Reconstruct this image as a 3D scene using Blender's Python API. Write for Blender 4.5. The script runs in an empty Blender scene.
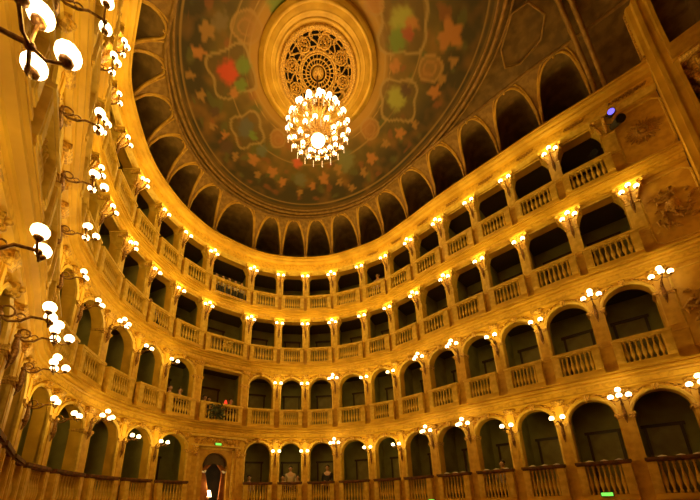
import bpy, math, random
from mathutils import Vector, Matrix
random.seed(7)
PI = math.pi
sc = bpy.context.scene
COL = sc.collection

# ------------------------------------------------------------------ camera
cam_d = bpy.data.cameras.new('camera')
cam = bpy.data.objects.new('camera', cam_d)
COL.objects.link(cam)
F, PITCH, ROLL, YAW = 342.58, math.radians(17.5056), math.radians(-1.3192), math.radians(-39.3193)
PPX, PPY = 350 - 16.30, 250 + 144.83
CAMP = Vector((-5.3395, -17.9148, 1.65))
rt0 = Vector((math.cos(YAW), math.sin(YAW), 0))
fw_h = Vector((-math.sin(YAW), math.cos(YAW), 0))
fwd = fw_h * math.cos(PITCH) + Vector((0, 0, math.sin(PITCH)))
up0 = -fw_h * math.sin(PITCH) + Vector((0, 0, math.cos(PITCH)))
rt = rt0 * math.cos(ROLL) + up0 * math.sin(ROLL)
up = up0 * math.cos(ROLL) - rt0 * math.sin(ROLL)
cam.matrix_world = Matrix(((rt.x, up.x, -fwd.x, CAMP.x), (rt.y, up.y, -fwd.y, CAMP.y), (rt.z, up.z, -fwd.z, CAMP.z), (0, 0, 0, 1)))
cam_d.sensor_fit = 'HORIZONTAL'
cam_d.sensor_width = 36
cam_d.lens = F / 700 * 36
cam_d.shift_x = (350 - PPX) / 700
cam_d.shift_y = (PPY - 250) / 700
cam_d.clip_start = 0.05
sc.camera = cam

# ------------------------------------------------------------------ world, exposure
w = bpy.data.worlds.new('world'); sc.world = w; w.use_nodes = True
w.node_tree.nodes['Background'].inputs[0].default_value = (1, .6, .3, 1)
w.node_tree.nodes['Background'].inputs[1].default_value = 0.02
sc.view_settings.view_transform = 'Standard'
sc.view_settings.look = 'None'
sc.view_settings.gamma = 1
sc.view_settings.exposure = 0.12
SCONCE_W = 11.5          # watts per wall lamp cluster
CHAND_W = 290.0
LIGHT_COL = (1.0, 0.66, 0.10)

# ------------------------------------------------------------------ materials
def mat(name, col, rough=.6, metal=0, col2=None, scale=6, bump=0, bscale=None, emit=None, estr=0, voro=False, detail=3, lo=.4, hi=.6):
    m = bpy.data.materials.new(name); m.use_nodes = True
    nt = m.node_tree; b = nt.nodes['Principled BSDF']
    b.inputs['Base Color'].default_value = (*col, 1); b.inputs['Roughness'].default_value = rough; b.inputs['Metallic'].default_value = metal
    tc = nt.nodes.new('ShaderNodeTexCoord')
    if col2:
        n = nt.nodes.new('ShaderNodeTexVoronoi' if voro else 'ShaderNodeTexNoise'); n.inputs['Scale'].default_value = scale
        if not voro: n.inputs['Detail'].default_value = detail
        r = nt.nodes.new('ShaderNodeValToRGB')
        r.color_ramp.elements[0].position = lo; r.color_ramp.elements[0].color = (*col, 1)
        r.color_ramp.elements[1].position = hi; r.color_ramp.elements[1].color = (*col2, 1)
        nt.links.new(tc.outputs['Object'], n.inputs['Vector'])
        nt.links.new(n.outputs[0], r.inputs[0]); nt.links.new(r.outputs[0], b.inputs['Base Color'])
    if bump:
        n = nt.nodes.new('ShaderNodeTexNoise'); n.inputs['Scale'].default_value = bscale or scale
        n.inputs['Detail'].default_value = 4
        bp = nt.nodes.new('ShaderNodeBump'); bp.inputs['Strength'].default_value = bump; bp.inputs['Distance'].default_value = .03
        nt.links.new(tc.outputs['Object'], n.inputs['Vector'])
        nt.links.new(n.outputs[0], bp.inputs['Height']); nt.links.new(bp.outputs[0], b.inputs['Normal'])
    if emit:
        b.inputs['Emission Color'].default_value = (*emit, 1); b.inputs['Emission Strength'].default_value = estr
        m.cycles.emission_sampling = 'NONE'
    return m
M = {}
M['stone'] = mat('ochre_stucco', (.80, .50, .05), .55, col2=(.64, .37, .03), scale=1.6, bump=.04, bscale=14)
M['pale'] = mat('pale_stucco', (.80, .55, .09), .5, col2=(.66, .42, .055), scale=7, bump=.15, bscale=20)
M['shaft'] = mat('marbled_stucco', (.72, .43, .05), .5, col2=(.56, .30, .03), scale=4, bump=.15, bscale=12)
M['band'] = mat('carved_ledge_band', (.80, .50, .055), .5, col2=(.64, .36, .035), scale=9, bump=.25, bscale=12, lo=.47, hi=.62)
M['frieze'] = mat('gilded_frieze', (.78, .46, .05), .45, col2=(.40, .18, .02), scale=9, bump=.8, bscale=12, lo=.47, hi=.62)
M['gilt'] = mat('gilt_ornament', (.85, .52, .08), .4, metal=.15, col2=(.46, .23, .03), scale=22, bump=.7, bscale=30)
M['oldgold'] = mat('old_gold_relief', (.40, .19, .025), .5, metal=.1, col2=(.62, .33, .04), scale=30, bump=.6, bscale=30)
M['rail'] = mat('dark_velvet_rail', (.11, .05, .02), .8, col2=(.2, .07, .03), scale=12)
M['boxwall'] = mat('olive_box_wall', (.36, .33, .11), .8, col2=(.27, .25, .08), scale=2)
M['boxceil'] = mat('box_ceiling_paint', (.10, .07, .035), .8)
M['boxfloor'] = mat('box_floor_carpet', (.10, .03, .02), .9)
M['boxdoor'] = mat('box_door_wood', (.34, .28, .08), .5, col2=(.26, .2, .06), scale=3)
M['boxtrim'] = mat('box_door_trim', (.07, .04, .02), .5)
M['bronze'] = mat('aged_bronze', (.16, .07, .02), .4, metal=.6, col2=(.34, .17, .05), scale=30)
M['globe'] = mat('opal_glass_globe', (1, .95, .85), .3, emit=(1, .68, .30), estr=8)
M['chglobe'] = mat('chandelier_opal_glass', (1, .95, .85), .3, emit=(1, .72, .42), estr=7)
M['crystal'] = mat('crystal_drops', (.9, .75, .5), .12, metal=.2, emit=(1, .72, .4), estr=.5)
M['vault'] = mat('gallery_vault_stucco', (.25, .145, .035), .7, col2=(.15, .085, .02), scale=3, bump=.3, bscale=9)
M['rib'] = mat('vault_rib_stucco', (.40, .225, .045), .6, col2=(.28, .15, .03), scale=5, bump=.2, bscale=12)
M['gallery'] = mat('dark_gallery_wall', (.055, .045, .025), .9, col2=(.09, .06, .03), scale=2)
M['black'] = mat('black_metal', (.02, .02, .02), .5)
M['carpet'] = mat('red_carpet', (.22, .06, .025), .95, col2=(.17, .045, .02), scale=8)
M['velvet'] = mat('red_velvet', (.25, .03, .02), .85, col2=(.18, .02, .015), scale=8)
M['curtain'] = mat('orange_silk_curtain', (.55, .22, .05), .6, col2=(.4, .14, .03), scale=5)
M['white'] = mat('white_cloth', (.8, .74, .62), .7)
M['green'] = mat('exit_sign_green', (.1, .6, .1), .4, emit=(.22, 1, .10), estr=1.1)
M['blue'] = mat('blue_lens', (.1, .1, .6), .1, emit=(.22, .16, 1), estr=1.3)
M['tube'] = mat('white_streak_glow', (.8, .8, .7), .4, emit=(1, .9, .6), estr=1.2)
M['skin'] = mat('skin', (.62, .38, .24), .6)
M['hair'] = mat('dark_hair', (.03, .02, .012), .7)
M['suit'] = mat('dark_suit', (.025, .024, .03), .8)
M['shirt'] = mat('cream_shirt', (.62, .5, .35), .8)
M['holes'] = mat('dark_roof_void', (.015, .012, .01), .9)
M['redlamp'] = mat('red_lampshade', (.7, .05, .02), .6, emit=(1, .06, .02), estr=.8)
M['leaf'] = mat('dark_leaves', (.03, .05, .02), .7, col2=(.09, .08, .03), scale=15)

# ------------------------------------------------------------------ mesh collector
class MB:
    def __init__(s): s.v = []; s.f = []
    def add(s, vs, fs, mx=None):
        o = len(s.v)
        s.v += [tuple(mx @ Vector(p)) if mx else tuple(p) for p in vs]
        s.f += [tuple(i + o for i in f) for f in fs]
        return s
    def box(s, x0, x1, y0, y1, z0, z1, mx=None):
        vs = [(x, y, z) for z in (z0, z1) for y in (y0, y1) for x in (x0, x1)]
        return s.add(vs, [(0, 2, 3, 1), (4, 5, 7, 6), (0, 1, 5, 4), (2, 6, 7, 3), (0, 4, 6, 2), (1, 3, 7, 5)], mx)
    def taper(s, w0, d0, w1, d1, z0, z1, cx=0, cy=0, mx=None):
        vs = [(cx + a * w0 / 2, cy + b * d0 / 2, z0) for b in (-1, 1) for a in (-1, 1)] + [(cx + a * w1 / 2, cy + b * d1 / 2, z1) for b in (-1, 1) for a in (-1, 1)]
        return s.add(vs, [(0, 2, 3, 1), (4, 5, 7, 6), (0, 1, 5, 4), (2, 6, 7, 3), (0, 4, 6, 2), (1, 3, 7, 5)], mx)
    def lathe(s, prof, n=10, cx=0, cy=0, mx=None, a0=0, a1=2 * PI, cap=True):
        full = abs(a1 - a0 - 2 * PI) < 1e-6; m = n if full else n + 1
        vs = []; fs = []
        for r, z in prof:
            for i in range(m):
                a = a0 + (a1 - a0) * i / n
                vs.append((cx + r * math.cos(a), cy + r * math.sin(a), z))
        for j in range(len(prof) - 1):
            for i in range(n):
                k = (i + 1) % m
                fs.append((j * m + i, j * m + k, (j + 1) * m + k, (j + 1) * m + i))
        if full and cap:
            if prof[0][0] > 1e-4: fs.append(tuple(range(m - 1, -1, -1)))
            if prof[-1][0] > 1e-4: fs.append(tuple((len(prof) - 1) * m + i for i in range(m)))
        return s.add(vs, fs, mx)
    def sphere(s, r, c=(0, 0, 0), n=10, m=6, sz=1, mx=None):
        return s.lathe([(max(r * math.sin(PI * j / m), 1e-5), c[2] - sz * r * math.cos(PI * j / m)) for j in range(m + 1)], n, c[0], c[1], mx)
    def tube(s, pts, r, n=6, mx=None, closed=False):
        pts = [Vector(p) for p in pts]; N = len(pts)
        rr = r if isinstance(r, (list, tuple)) else [r] * N
        vs = []; fs = []; ref = Vector((0, 0, 1))
        for i, p in enumerate(pts):
            a = pts[(i - 1) % N] if (closed or i) else p
            b = pts[(i + 1) % N] if (closed or i < N - 1) else p
            t = (b - a).normalized()
            u = t.cross(ref if abs(t.z) < .95 else Vector((1, 0, 0))).normalized(); v_ = t.cross(u)
            for k in range(n):
                an = 2 * PI * k / n
                vs.append(p + (u * math.cos(an) + v_ * math.sin(an)) * rr[i])
        for i in range(N if closed else N - 1):
            j = (i + 1) % N
            for k in range(n):
                l = (k + 1) % n
                fs.append((i * n + k, i * n + l, j * n + l, j * n + k))
        if not closed: fs += [tuple(range(n)), tuple((N - 1) * n + k for k in range(n - 1, -1, -1))]
        return s.add(vs, fs, mx)
    def grid(s, rows, closed_u=False):
        o = len(s.v); n = len(rows[0])
        for r in rows: s.v += [tuple(p) for p in r]
        for j in range(len(rows) - 1):
            for i in range(n if closed_u else n - 1):
                k = (i + 1) % n
                s.f.append((o + j * n + i, o + j * n + k, o + (j + 1) * n + k, o + (j + 1) * n + i))
        return s
    def mesh(s, name, smooth=False):
        me = bpy.data.meshes.new(name)
        me.from_pydata(s.v, [], s.f)
        if smooth:
            for p in me.polygons: p.use_smooth = True
        me.update()
        return me
    def build(s, name, m, parent=None, smooth=False):
        me = s.mesh(name, smooth); me.materials.append(M[m] if isinstance(m, str) else m)
        return link(name, me, parent)
def link(name, me, parent=None, loc=None, rz=None):
    o = bpy.data.objects.new(name, me); COL.objects.link(o)
    if parent: o.parent = parent
    if loc is not None: o.location = loc
    if rz is not None: o.rotation_euler = (0, 0, rz)
    return o
def tag(o, label, cat, group=None, kind=None):
    o['label'] = label; o['category'] = cat
    if group: o['group'] = group
    if kind: o['kind'] = kind
    return o
def thing(name, loc, rz, label, cat, group=None):
    o = bpy.data.objects.new(name, None); COL.objects.link(o)
    o.empty_display_size = .1; o.location = loc; o.rotation_euler = (0, 0, rz)
    return tag(o, label, cat, group)
def struct(mb, name, m, smooth=False):
    o = mb.build(name, m, None, smooth); o['kind'] = 'structure'; return o
def copy_tree(o, parent=None):
    c = o.copy(); COL.objects.link(c); c.parent = parent
    for ch in list(o.children): copy_tree(ch, c)
    return c
def fix(o):          # outward normals
    import bmesh
    bm = bmesh.new(); bm.from_mesh(o.data); bmesh.ops.recalc_face_normals(bm, faces=bm.faces); bm.to_mesh(o.data); bm.free()
    return o

# ------------------------------------------------------------------ plan of the hall (a bell shaped horseshoe, symmetric in X)
HALF = [(1.05, -3.73), (2.43, -4.19), (3.54, -4.90), (4.55, -5.91), (5.33, -7.28), (5.80, -8.56), (5.94, -10.02),
        (6.00, -11.55), (6.12, -12.99), (6.28, -14.40), (6.45, -15.90), (6.72, -17.40), (6.92, -18.72)]
def _push(i):            # the wall plane stands a little behind the lip of the ledges
    a = Vector(HALF[i - 1]) if i else Vector((-HALF[0][0], HALF[0][1])); b = Vector(HALF[min(i + 1, 12)])
    t = (b - a).normalized(); return (HALF[i][0] - t.y * .15, HALF[i][1] + t.x * .15)
HALF = [_push(i) for i in range(13)]
def pil(k):
    if k >= 0:
        if k > 12: a, b = HALF[11], HALF[12]; return Vector((b[0] + (k - 12) * (b[0] - a[0]), b[1] + (k - 12) * (b[1] - a[1])))
        return Vector(HALF[k])
    p = pil(-1 - k); return Vector((-p.x + {-7: .04, -8: .08, -9: .16, -10: .24, -11: .32, -12: .38, -13: .42}.get(k, 0 if k > -7 else .42), p.y))
def curve(sv):
    k = math.floor(sv + 1e-9); t = sv - k
    p0, p1, p2, p3 = pil(k - 1), pil(k), pil(k + 1), pil(k + 2)
    return .5 * ((2 * p1) + (p2 - p0) * t + (2 * p0 - 5 * p1 + 4 * p2 - p3) * t * t + (3 * p1 - p0 - 3 * p2 + p3) * t ** 3)
def tang(sv):
    return (curve(sv + .02) - curve(sv - .02)).normalized()
def inward(sv):
    t = tang(sv); return Vector((t.y, -t.x))
def C(sv, off, z):
    p = curve(sv) + inward(sv) * off; return (p.x, p.y, z)
KA, KB = -13, 12         # pilaster index range (last ones stand at the proscenium)
def sweep(prof, s0=KA, s1=KB, per=6, closed=True):
    mb = MB(); n = int(round((s1 - s0) * per)); rows = []
    for off, z in prof + ([prof[0]] if closed else []):
        rows.append([C(s0 + (s1 - s0) * i / n, off, z) for i in range(n + 1)])
    mb.grid(rows)
    return mb
L = {1: 1.55, 2: 5.00, 3: 8.19, 4: 11.20, 5: 14.34}
ORD = ['', 'first', 'second', 'third', 'fourth', 'fifth', 'sixth', 'seventh', 'eighth', 'ninth', 'tenth', 'eleventh', 'twelfth', 'thirteenth']
TIER = {1: 'lowest tier', 2: 'second tier', 3: 'third tier', 4: 'top tier'}
def side(k): return 'toward the carved medallions' if k >= 0 else 'along the near lamp-crowded wall'

# ------------------------------------------------------------------ setting: floor, ledges, walls, ceiling
fl = MB(); pts = [C(KA + (KB - KA) * i / 120, -.3, 0) for i in range(121)]
fl.add(pts + [(pts[-1][0], -21.5, 0), (pts[0][0], -21.5, 0)], [tuple(range(len(pts) + 1, -1, -1))])
struct(fl, 'floor', 'carpet')
# base wall below the lowest boxes, open at the doorway bay
for nm, a, b in (('wall_left', KA, -1), ('wall_right', 0, KB)):
    struct(sweep([(-.05, 0), (-.05, .25), (-.1, .3), (-.1, 1.3), (-.4, 1.3), (-.4, 0)], a, b), nm, 'stone')
def ledge(i, z, s0=KA, s1=KB):
    prof = [(-.45, 0), (.17, 0), (.17, -.045), (.10, -.05), (.10, -.08), (.14, -.09), (.13, -.14), (.03, -.16), (.03, -.19), (.06, -.20), (.04, -.24), (-.03, -.25), (-.03, -.40), (.02, -.42), (.02, -.46), (-.06, -.50), (-.45, -.50)]
    if i == 1: prof = [(-.45, 0), (.12, 0), (.12, -.06), (.06, -.12), (-.02, -.25), (-.45, -.25)]
    o = struct(sweep([(a, z + b) for a, b in prof], s0, s1), 'trim_%d' % i, 'stone')
    return o
ledge(1, L[1], KA, -1); o = ledge(1, L[1], 0, KB); o.name = 'trim_7'
ledge(2, L[2]); ledge(3, L[3]); ledge(4, L[4])
for j, t in enumerate((2, 3, 4)):     # ornamented band on every ledge
    struct(sweep([(-.10, L[t] - .385), (.0, L[t] - .385), (.0, L[t] - .255), (-.10, L[t] - .255)]), 'trim_%d' % (8 + j), 'band')
# main entablature above the top tier
z5 = L[5]
struct(sweep([(-.5, z5), (.46, z5), (.46, z5 - .05), (.38, z5 - .055), (.38, z5 - .08), (.42, z5 - .09), (.38, z5 - .15), (.25, z5 - .16), (.25, z5 - .19), (.28, z5 - .20), (.21, z5 - .27), (.08, z5 - .275), (-.5, z5 - .26)]), 'trim_5', 'stone')
struct(sweep([(-.4, z5 - .26), (.07, z5 - .26), (.07, z5 - .66), (-.4, z5 - .66)]), 'trim_11', 'band')
struct(sweep([(-.4, z5 - .66), (.12, z5 - .66), (.12, z5 - .70), (.0, z5 - .80), (-.4, z5 - .80)]), 'trim_6', 'pale')
# outer shell wall behind the boxes, up to the gallery
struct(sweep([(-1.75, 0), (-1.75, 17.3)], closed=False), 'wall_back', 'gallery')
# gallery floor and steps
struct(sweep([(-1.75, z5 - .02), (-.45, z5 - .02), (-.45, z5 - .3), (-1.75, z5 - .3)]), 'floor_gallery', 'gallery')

# ------------------------------------------------------------------ ceiling
CY = -10.9
def ell(a, grow=1.0):
    b = 6.55 if math.sin(a) < 0 else 5.85
    n = 2.3 if math.sin(a) < 0 else 2.0
    c, s = math.cos(a), math.sin(a)
    r = (abs(c / 5.05) ** n + abs(s / b) ** n) ** (-1 / n)
    return Vector((r * c * grow, CY + r * s * grow))
ZR, ZE = 16.15, 16.25
def dome_z(t): return ZE + (17.66 - ZE) * math.cos(min(t, 1) * PI / 2) ** .9 if t < 1 else ZE
NA = 288
# panelled cove between the lunette crowns and the painted oval
ringA = [C(KA + (KB - KA) * i / 200, 1.18, ZR) for i in range(201)]
cv = MB(); inner = []; outer = []
for p in ringA:
    a = math.atan2(p[1] - CY, p[0]); e = ell(a, 1.0)
    ro = math.hypot(p[0], p[1] - CY); re = math.hypot(e.x, e.y - CY)
    if re > ro - .06: e = Vector((p[0] * (ro - .06) / ro, CY + (p[1] - CY) * (ro - .06) / ro))
    outer.append(p); inner.append((e.x, e.y, ZE))
a1 = math.atan2(ringA[-1][1] - CY, ringA[-1][0]); a0 = math.atan2(ringA[0][1] - CY, ringA[0][0])
# front part, toward the proscenium
x1, x0 = ringA[-1][0], ringA[0][0]; yf = ringA[-1][1]
for i in range(1, 60):
    x = x1 + (x0 - x1) * i / 60; a = math.atan2(yf - CY, x); e = ell(a)
    outer.append((x, yf, ZR + .9 * (1 - (x / x1) ** 2))); inner.append((e.x, e.y, ZE + .0))
cv.grid([outer, [tuple((a_[i] * .5 + b_[i] * .5) + (.12 if i == 2 else 0) for i in range(3)) for a_, b_ in zip(outer, inner)], inner], closed_u=True)
struct(cv, 'ceiling_cove', 'vault', True)
# painted oval dome; ground tone and painted figures are a colour attribute laid out by place
import mathutils
def unproj(px, py, z):
    x = (px - PPX) / F; y = (py - PPY) / F
    dv = fwd + rt * x - up * y
    t = (z - CAMP.z) / dv.z
    return Vector((CAMP.x + dv.x * t, CAMP.y + dv.y * t))
FE = []
def feat(px, py, r, col, kind='blob', z=16.9):
    p = unproj(px, py, z)
    t = (p - Vector((0, CY))).length / max((ell(math.atan2(p.y - CY, p.x)) - Vector((0, CY))).length, .1)
    p = unproj(px, py, dome_z(t)); FE.append((p.x, p.y, r, col, kind, random.random() * 6))
OR = (.46, .19, .035); TN = (.36, .19, .035); RD = (.62, .07, .02); GR = (.16, .24, .03); YG = (.36, .36, .05); DK = (.10, .05, .02)
for px, py, r, col, kind in [
    (232, 72, .95, DK, 'frame'), (229, 72, .42, RD, 'blob'), (243, 66, .30, GR, 'blob'), (241, 86, .26, GR, 'blob'), (234, 92, .2, OR, 'blob'),
    (207, 31, .34, TN, 'star'), (199, 53, .26, OR, 'star'), (201, 96, .20, TN, 'star'), (213, 127, .16, TN, 'star'), (235, 157, .22, TN, 'star'),
    (253, 159, .30, OR, 'star'), (258, 176, .20, TN, 'star'), (273, 172, .30, OR, 'star'), (283, 183, .24, OR, 'star'), (297, 162, .24, (.66, .14, .06), 'blob'),
    (312, 187, .22, OR, 'star'), (324, 178, .30, OR, 'star'), (340, 184, .2, TN, 'star'), (247, 28, .5, TN, 'ring'), (278, 138, .36, OR, 'ring'),
    (370, 128, .4, OR, 'ring'), (450, 36, .5, OR, 'star'), (452, 62, .2, TN, 'star'), (434, 91, .28, OR, 'star'), (400, 134, .26, OR, 'star'), (372, 159, .28, OR, 'star'),
    (364, 173, .24, TN, 'star'), (248, 130, .75, DK, 'frame'), (246, 128, .4, (.12, .12, .07), 'blob'), (254, 135, .2, GR, 'blob'), (403, 25, 1.0, DK, 'frame'),
    (402, 22, .5, YG, 'blob'), (398, 40, .4, GR, 'blob'), (412, 24, .24, OR, 'blob'), (408, 34, .22, (.35, .08, .03), 'blob'), (398, 100, .85, DK, 'frame'),
    (396, 98, .45, YG, 'blob'), (405, 90, .22, DK, 'blob'), (374, 3, .34, OR, 'ring'), (278, 2, .4, GR, 'blob'), (430, 68, .4, TN, 'ring'),
    (395, 66, .22, OR, 'blob'), (345, 160, .5, (.2, .2, .06), 'blob'), (300, 180, .3, (.16, .15, .06), 'blob'), (215, 112, .2, DK, 'blob'), (226, 148, .28, DK, 'blob'),
    (262, 150, .26, (.14, .15, .07), 'blob'), (338, 170, .26, TN, 'star'), (385, 145, .2, TN, 'star'), (190, 75, .18, TN, 'star'), (220, 20, .3, (.2, .14, .05), 'blob'),
    (352, 190, .2, TN, 'star'), (300, 195, .18, TN, 'star'), (225, 135, .2, OR, 'star'), (415, 125, .2, TN, 'star'), (442, 80, .2, TN, 'star')]:
    feat(px, py, r, col, kind)
def noise(x, y): return mathutils.noise.noise(Vector((x, y, 3.1)))
def ss(a, b, x):
    x = min(max((x - a) / (b - a), 0), 1); return x * x * (3 - 2 * x)
def mixc(a, b, t): return tuple(a[i] + (b[i] - a[i]) * t for i in range(3))
def paint(x, y, t):
    wx = x + .10 * noise(x * 1.6, y * 1.6); wy = y + .10 * noise(y * 1.6 + 9, x * 1.6)
    r = math.hypot(x, y - CY)
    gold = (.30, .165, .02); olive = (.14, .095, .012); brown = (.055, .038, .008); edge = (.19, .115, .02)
    c = mixc(gold, olive, ss(.42, .66, t)); c = mixc(c, brown, ss(.70, .84, t)); c = mixc(c, edge, ss(.945, .96, t))  # ground tone runs gold, olive, dark brown outward, then paler at the rim
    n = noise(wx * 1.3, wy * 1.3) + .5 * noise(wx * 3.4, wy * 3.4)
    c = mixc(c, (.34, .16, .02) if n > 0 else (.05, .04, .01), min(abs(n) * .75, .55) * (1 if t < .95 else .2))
    if t < .9:
        n2 = noise(wx * 2.1 + 20, wy * 2.1)
        if n2 > .28: c = mixc(c, (.11, .12, .02), min((n2 - .28) * 4, .6))
        if n2 < -.36: c = mixc(c, (.32, .10, .02), min((-.36 - n2) * 4, .5))
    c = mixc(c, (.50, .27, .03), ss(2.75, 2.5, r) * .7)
    for rr, ww in ((2.55, .04), (2.75, .025)):
        c = mixc(c, (.45, .27, .05), ss(ww, 0, abs(r - rr)))
    for tt in (.63, .93):
        c = mixc(c, (.38, .23, .045), ss(.007, .002, abs(t - tt)) * .8)
    for fx, fy, fr, fc, kind, ph in FE:
        dx, dy = wx - fx, wy - fy; d = math.hypot(dx, dy)
        if d > fr * 1.7: continue
        if kind == 'blob':
            c = mixc(c, fc, ss(fr * 1.15, fr * .55, d + .12 * noise(x * 7, y * 7)) * .9)
        elif kind == 'star':
            a = math.atan2(dy, dx) + ph; rad = fr * (.85 + .2 * math.cos(5 * a) + .12 * math.cos(3 * a + 1))
            c = mixc(c, fc, ss(rad, rad * .7, d) * .9)
        elif kind == 'ring':
            c = mixc(c, fc, ss(fr, fr * .8, d) * .5); c = mixc(c, (.42, .24, .05), ss(.06, .02, abs(d - fr * .95)) * .8); c = mixc(c, (.4, .2, .04), ss(.05, .02, abs(d - fr * .5)) * .7)
        else:
            a = math.atan2(dy, dx); dd = fr * (.86 + .12 * math.cos(4 * a))
            c = mixc(c, (.13, .08, .015), ss(dd, dd * .9, d) * .6); c = mixc(c, (.38, .25, .06), ss(.07, .03, abs(d - dd)) * .8)
    return c
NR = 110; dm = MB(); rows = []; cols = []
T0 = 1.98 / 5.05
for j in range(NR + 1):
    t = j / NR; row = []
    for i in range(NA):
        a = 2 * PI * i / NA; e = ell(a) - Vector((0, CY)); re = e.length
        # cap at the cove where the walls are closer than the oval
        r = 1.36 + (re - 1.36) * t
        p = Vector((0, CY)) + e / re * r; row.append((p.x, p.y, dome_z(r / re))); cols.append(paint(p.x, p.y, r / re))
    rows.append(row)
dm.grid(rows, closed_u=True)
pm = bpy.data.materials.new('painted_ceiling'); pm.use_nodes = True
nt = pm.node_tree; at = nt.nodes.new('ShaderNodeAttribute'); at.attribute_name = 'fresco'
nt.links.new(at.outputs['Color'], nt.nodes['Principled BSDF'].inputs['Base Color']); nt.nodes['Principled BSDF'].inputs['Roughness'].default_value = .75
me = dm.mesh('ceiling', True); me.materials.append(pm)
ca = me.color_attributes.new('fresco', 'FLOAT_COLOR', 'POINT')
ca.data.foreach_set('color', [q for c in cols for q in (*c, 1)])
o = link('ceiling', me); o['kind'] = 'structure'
# oval moulding and ribs of the cove
def ring_tube(pts, r, name, m, n=6):
    return struct(MB().tube(pts, r, n, closed=True), name, m, True)
for q, (g, r_) in enumerate(((1.0, .07), (1.035, .04), (.965, .04))):
    pp = []
    for i in range(NA):
        a = 2 * PI * i / NA; e = ell(a, g); pp.append((e.x, e.y, ZE - .02))
    ring_tube(pp, r_, 'trim_%d' % (13 + q), 'rib')
struct(MB().tube(ringA, .06, 6), 'trim_16', 'rib', True)
for q in range(2):   # transverse ribs crossing the ceiling in front of the proscenium
    y_ = -17.42 - .26 * q; pts_ = []
    for i in range(41):
        a = PI * i / 40; x = 6.55 * math.copysign(abs(math.cos(a)) ** .8, math.cos(a)); pts_.append((x, y_ - .05, 14.3 + 2.35 * abs(math.sin(a)) ** .75))
    struct(MB().tube(pts_, .07, 6), 'trim_%d' % (17 + q), 'rib', True)

# round openwork rosette above the chandelier
def circ(r, z, n=64, cx=0, cy=CY): return [(cx + r * math.cos(2 * PI * i / n), cy + r * math.sin(2 * PI * i / n), z) for i in range(n)]
zg = dome_z(.42) - .06
ros = thing('ceiling_rosette', (0, CY, zg), 0, 'round openwork gilded ceiling rosette that the chandelier hangs from', 'ceiling rosette')
def rc(r, z, n=72): return [(r * math.cos(2 * PI * i / n), r * math.sin(2 * PI * i / n), z) for i in range(n)]
for r_, th, zz in ((1.40, .085, -.02), (1.58, .05, 0), (1.78, .04, .0), (2.05, .07, -.02), (2.2, .035, -.0)):
    MB().tube(rc(r_, zz), th, 8, closed=True).build('moulding', 'gilt' if r_ < 1.5 else 'stone', ros, True)
MB().lathe([(1.36, .5), (1.36, -.02), (1.6, .0), (2.2, -.05), (2.25, .3)], 72, cap=False).build('gilded_band', 'stone', ros, True)
MB().lathe([(.001, .5), (1.5, .5)], 48, cap=False).build('backing', 'holes', ros)
gr = MB()
for r_, th in ((1.30, .035), (.70, .045), (.62, .03), (.30, .03)): gr.tube(rc(r_, 0, 48), th, 6, closed=True)
for i in range(24):
    a = 2 * PI * i / 24
    gr.tube([(.30 * math.cos(a), .30 * math.sin(a), 0), (.62 * math.cos(a + .1), .62 * math.sin(a + .1), 0)], .018, 4)
for i in range(16):
    a = 2 * PI * i / 16
    gr.tube([((.7 + .6 * t) * math.cos(a + .14 * math.sin(t * 6.3)), (.7 + .6 * t) * math.sin(a + .14 * math.sin(t * 6.3)), 0) for t in [j / 8 for j in range(9)]], .03, 5)
gr.tube(rc(1.16, 0, 48), .02, 5, closed=True); gr.tube(rc(.84, 0, 48), .02, 5, closed=True); gr.tube(rc(.46, 0, 48), .03, 5, closed=True)
for i in range(48):
    a = 2 * PI * i / 48; b = a + (.12 if i % 2 else -.12)
    gr.tube([(1.30 * math.cos(a), 1.30 * math.sin(a), 0), (1.16 * math.cos(b), 1.16 * math.sin(b), -.02), (1.0 * math.cos(a), 1.0 * math.sin(a), 0)], .016, 4)
    gr.tube([(.84 * math.cos(b), .84 * math.sin(b), 0), (.66 * math.cos(a), .66 * math.sin(a), -.02)], .022, 4)
gr.build('lattice', 'gilt', ros, True)
for i in range(8):
    a = 2 * PI * (i + .5) / 8; fw_ = MB()
    mx = Matrix.Translation((1.0 * math.cos(a), 1.0 * math.sin(a), -.02))
    fw_.tube([(.22 * math.cos(b * PI / 8), .22 * math.sin(b * PI / 8), 0) for b in range(16)], .03, 5, mx, True)
    fw_.sphere(.06, n=8, m=5, mx=mx)
    for p in range(8):
        b = 2 * PI * p / 8; fw_.sphere(.05, (.13 * math.cos(b), .13 * math.sin(b), 0), 6, 4, mx=mx)
    fw_.build('flower_boss', 'gilt', ros, True)
MB().lathe([(.001, -.10), (.12, -.06), (.2, 0), (.24, .05)], 16).build('centre_boss', 'gilt', ros, True)

# ------------------------------------------------------------------ proscenium side
YP = -18.72
def arch_x(z): # half width of the proscenium opening above the cornice
    t = min(max((z - L[5]) / (17.9 - L[5]), 0), 1); return 6.35 * math.sqrt(max(1 - t ** 2.6, 0)) ** .9
def arch_pts(dx, y):
    pts = []
    for i in range(41):
        a = PI * i / 40; x = (6.42 - dx) * math.copysign(abs(math.cos(a)) ** .75, math.cos(a)); z = L[5] + (4.0 - dx) * abs(math.sin(a)) ** .8
        pts.append((x, y, z))
    return pts
pa = MB(); prof = [(-.75, .05), (-.05, .05), (0, .0), (0, -.1), (.06, -.14), (.06, -.24), (0, -.28), (.0, -.38), (.05, -.42), (.05, -.5), (-.75, -.5)]
pa.grid([arch_pts(dx, YP + dy) for dx, dy in prof + [prof[0]]])
struct(pa, 'trim_21', 'stone')
ft = MB(); ft.tube(arch_pts(-.12, YP + .06), .05, 6); ft.tube(arch_pts(-.34, YP + .06), .035, 6)
struct(ft, 'trim_22', 'gilt', True)
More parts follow.
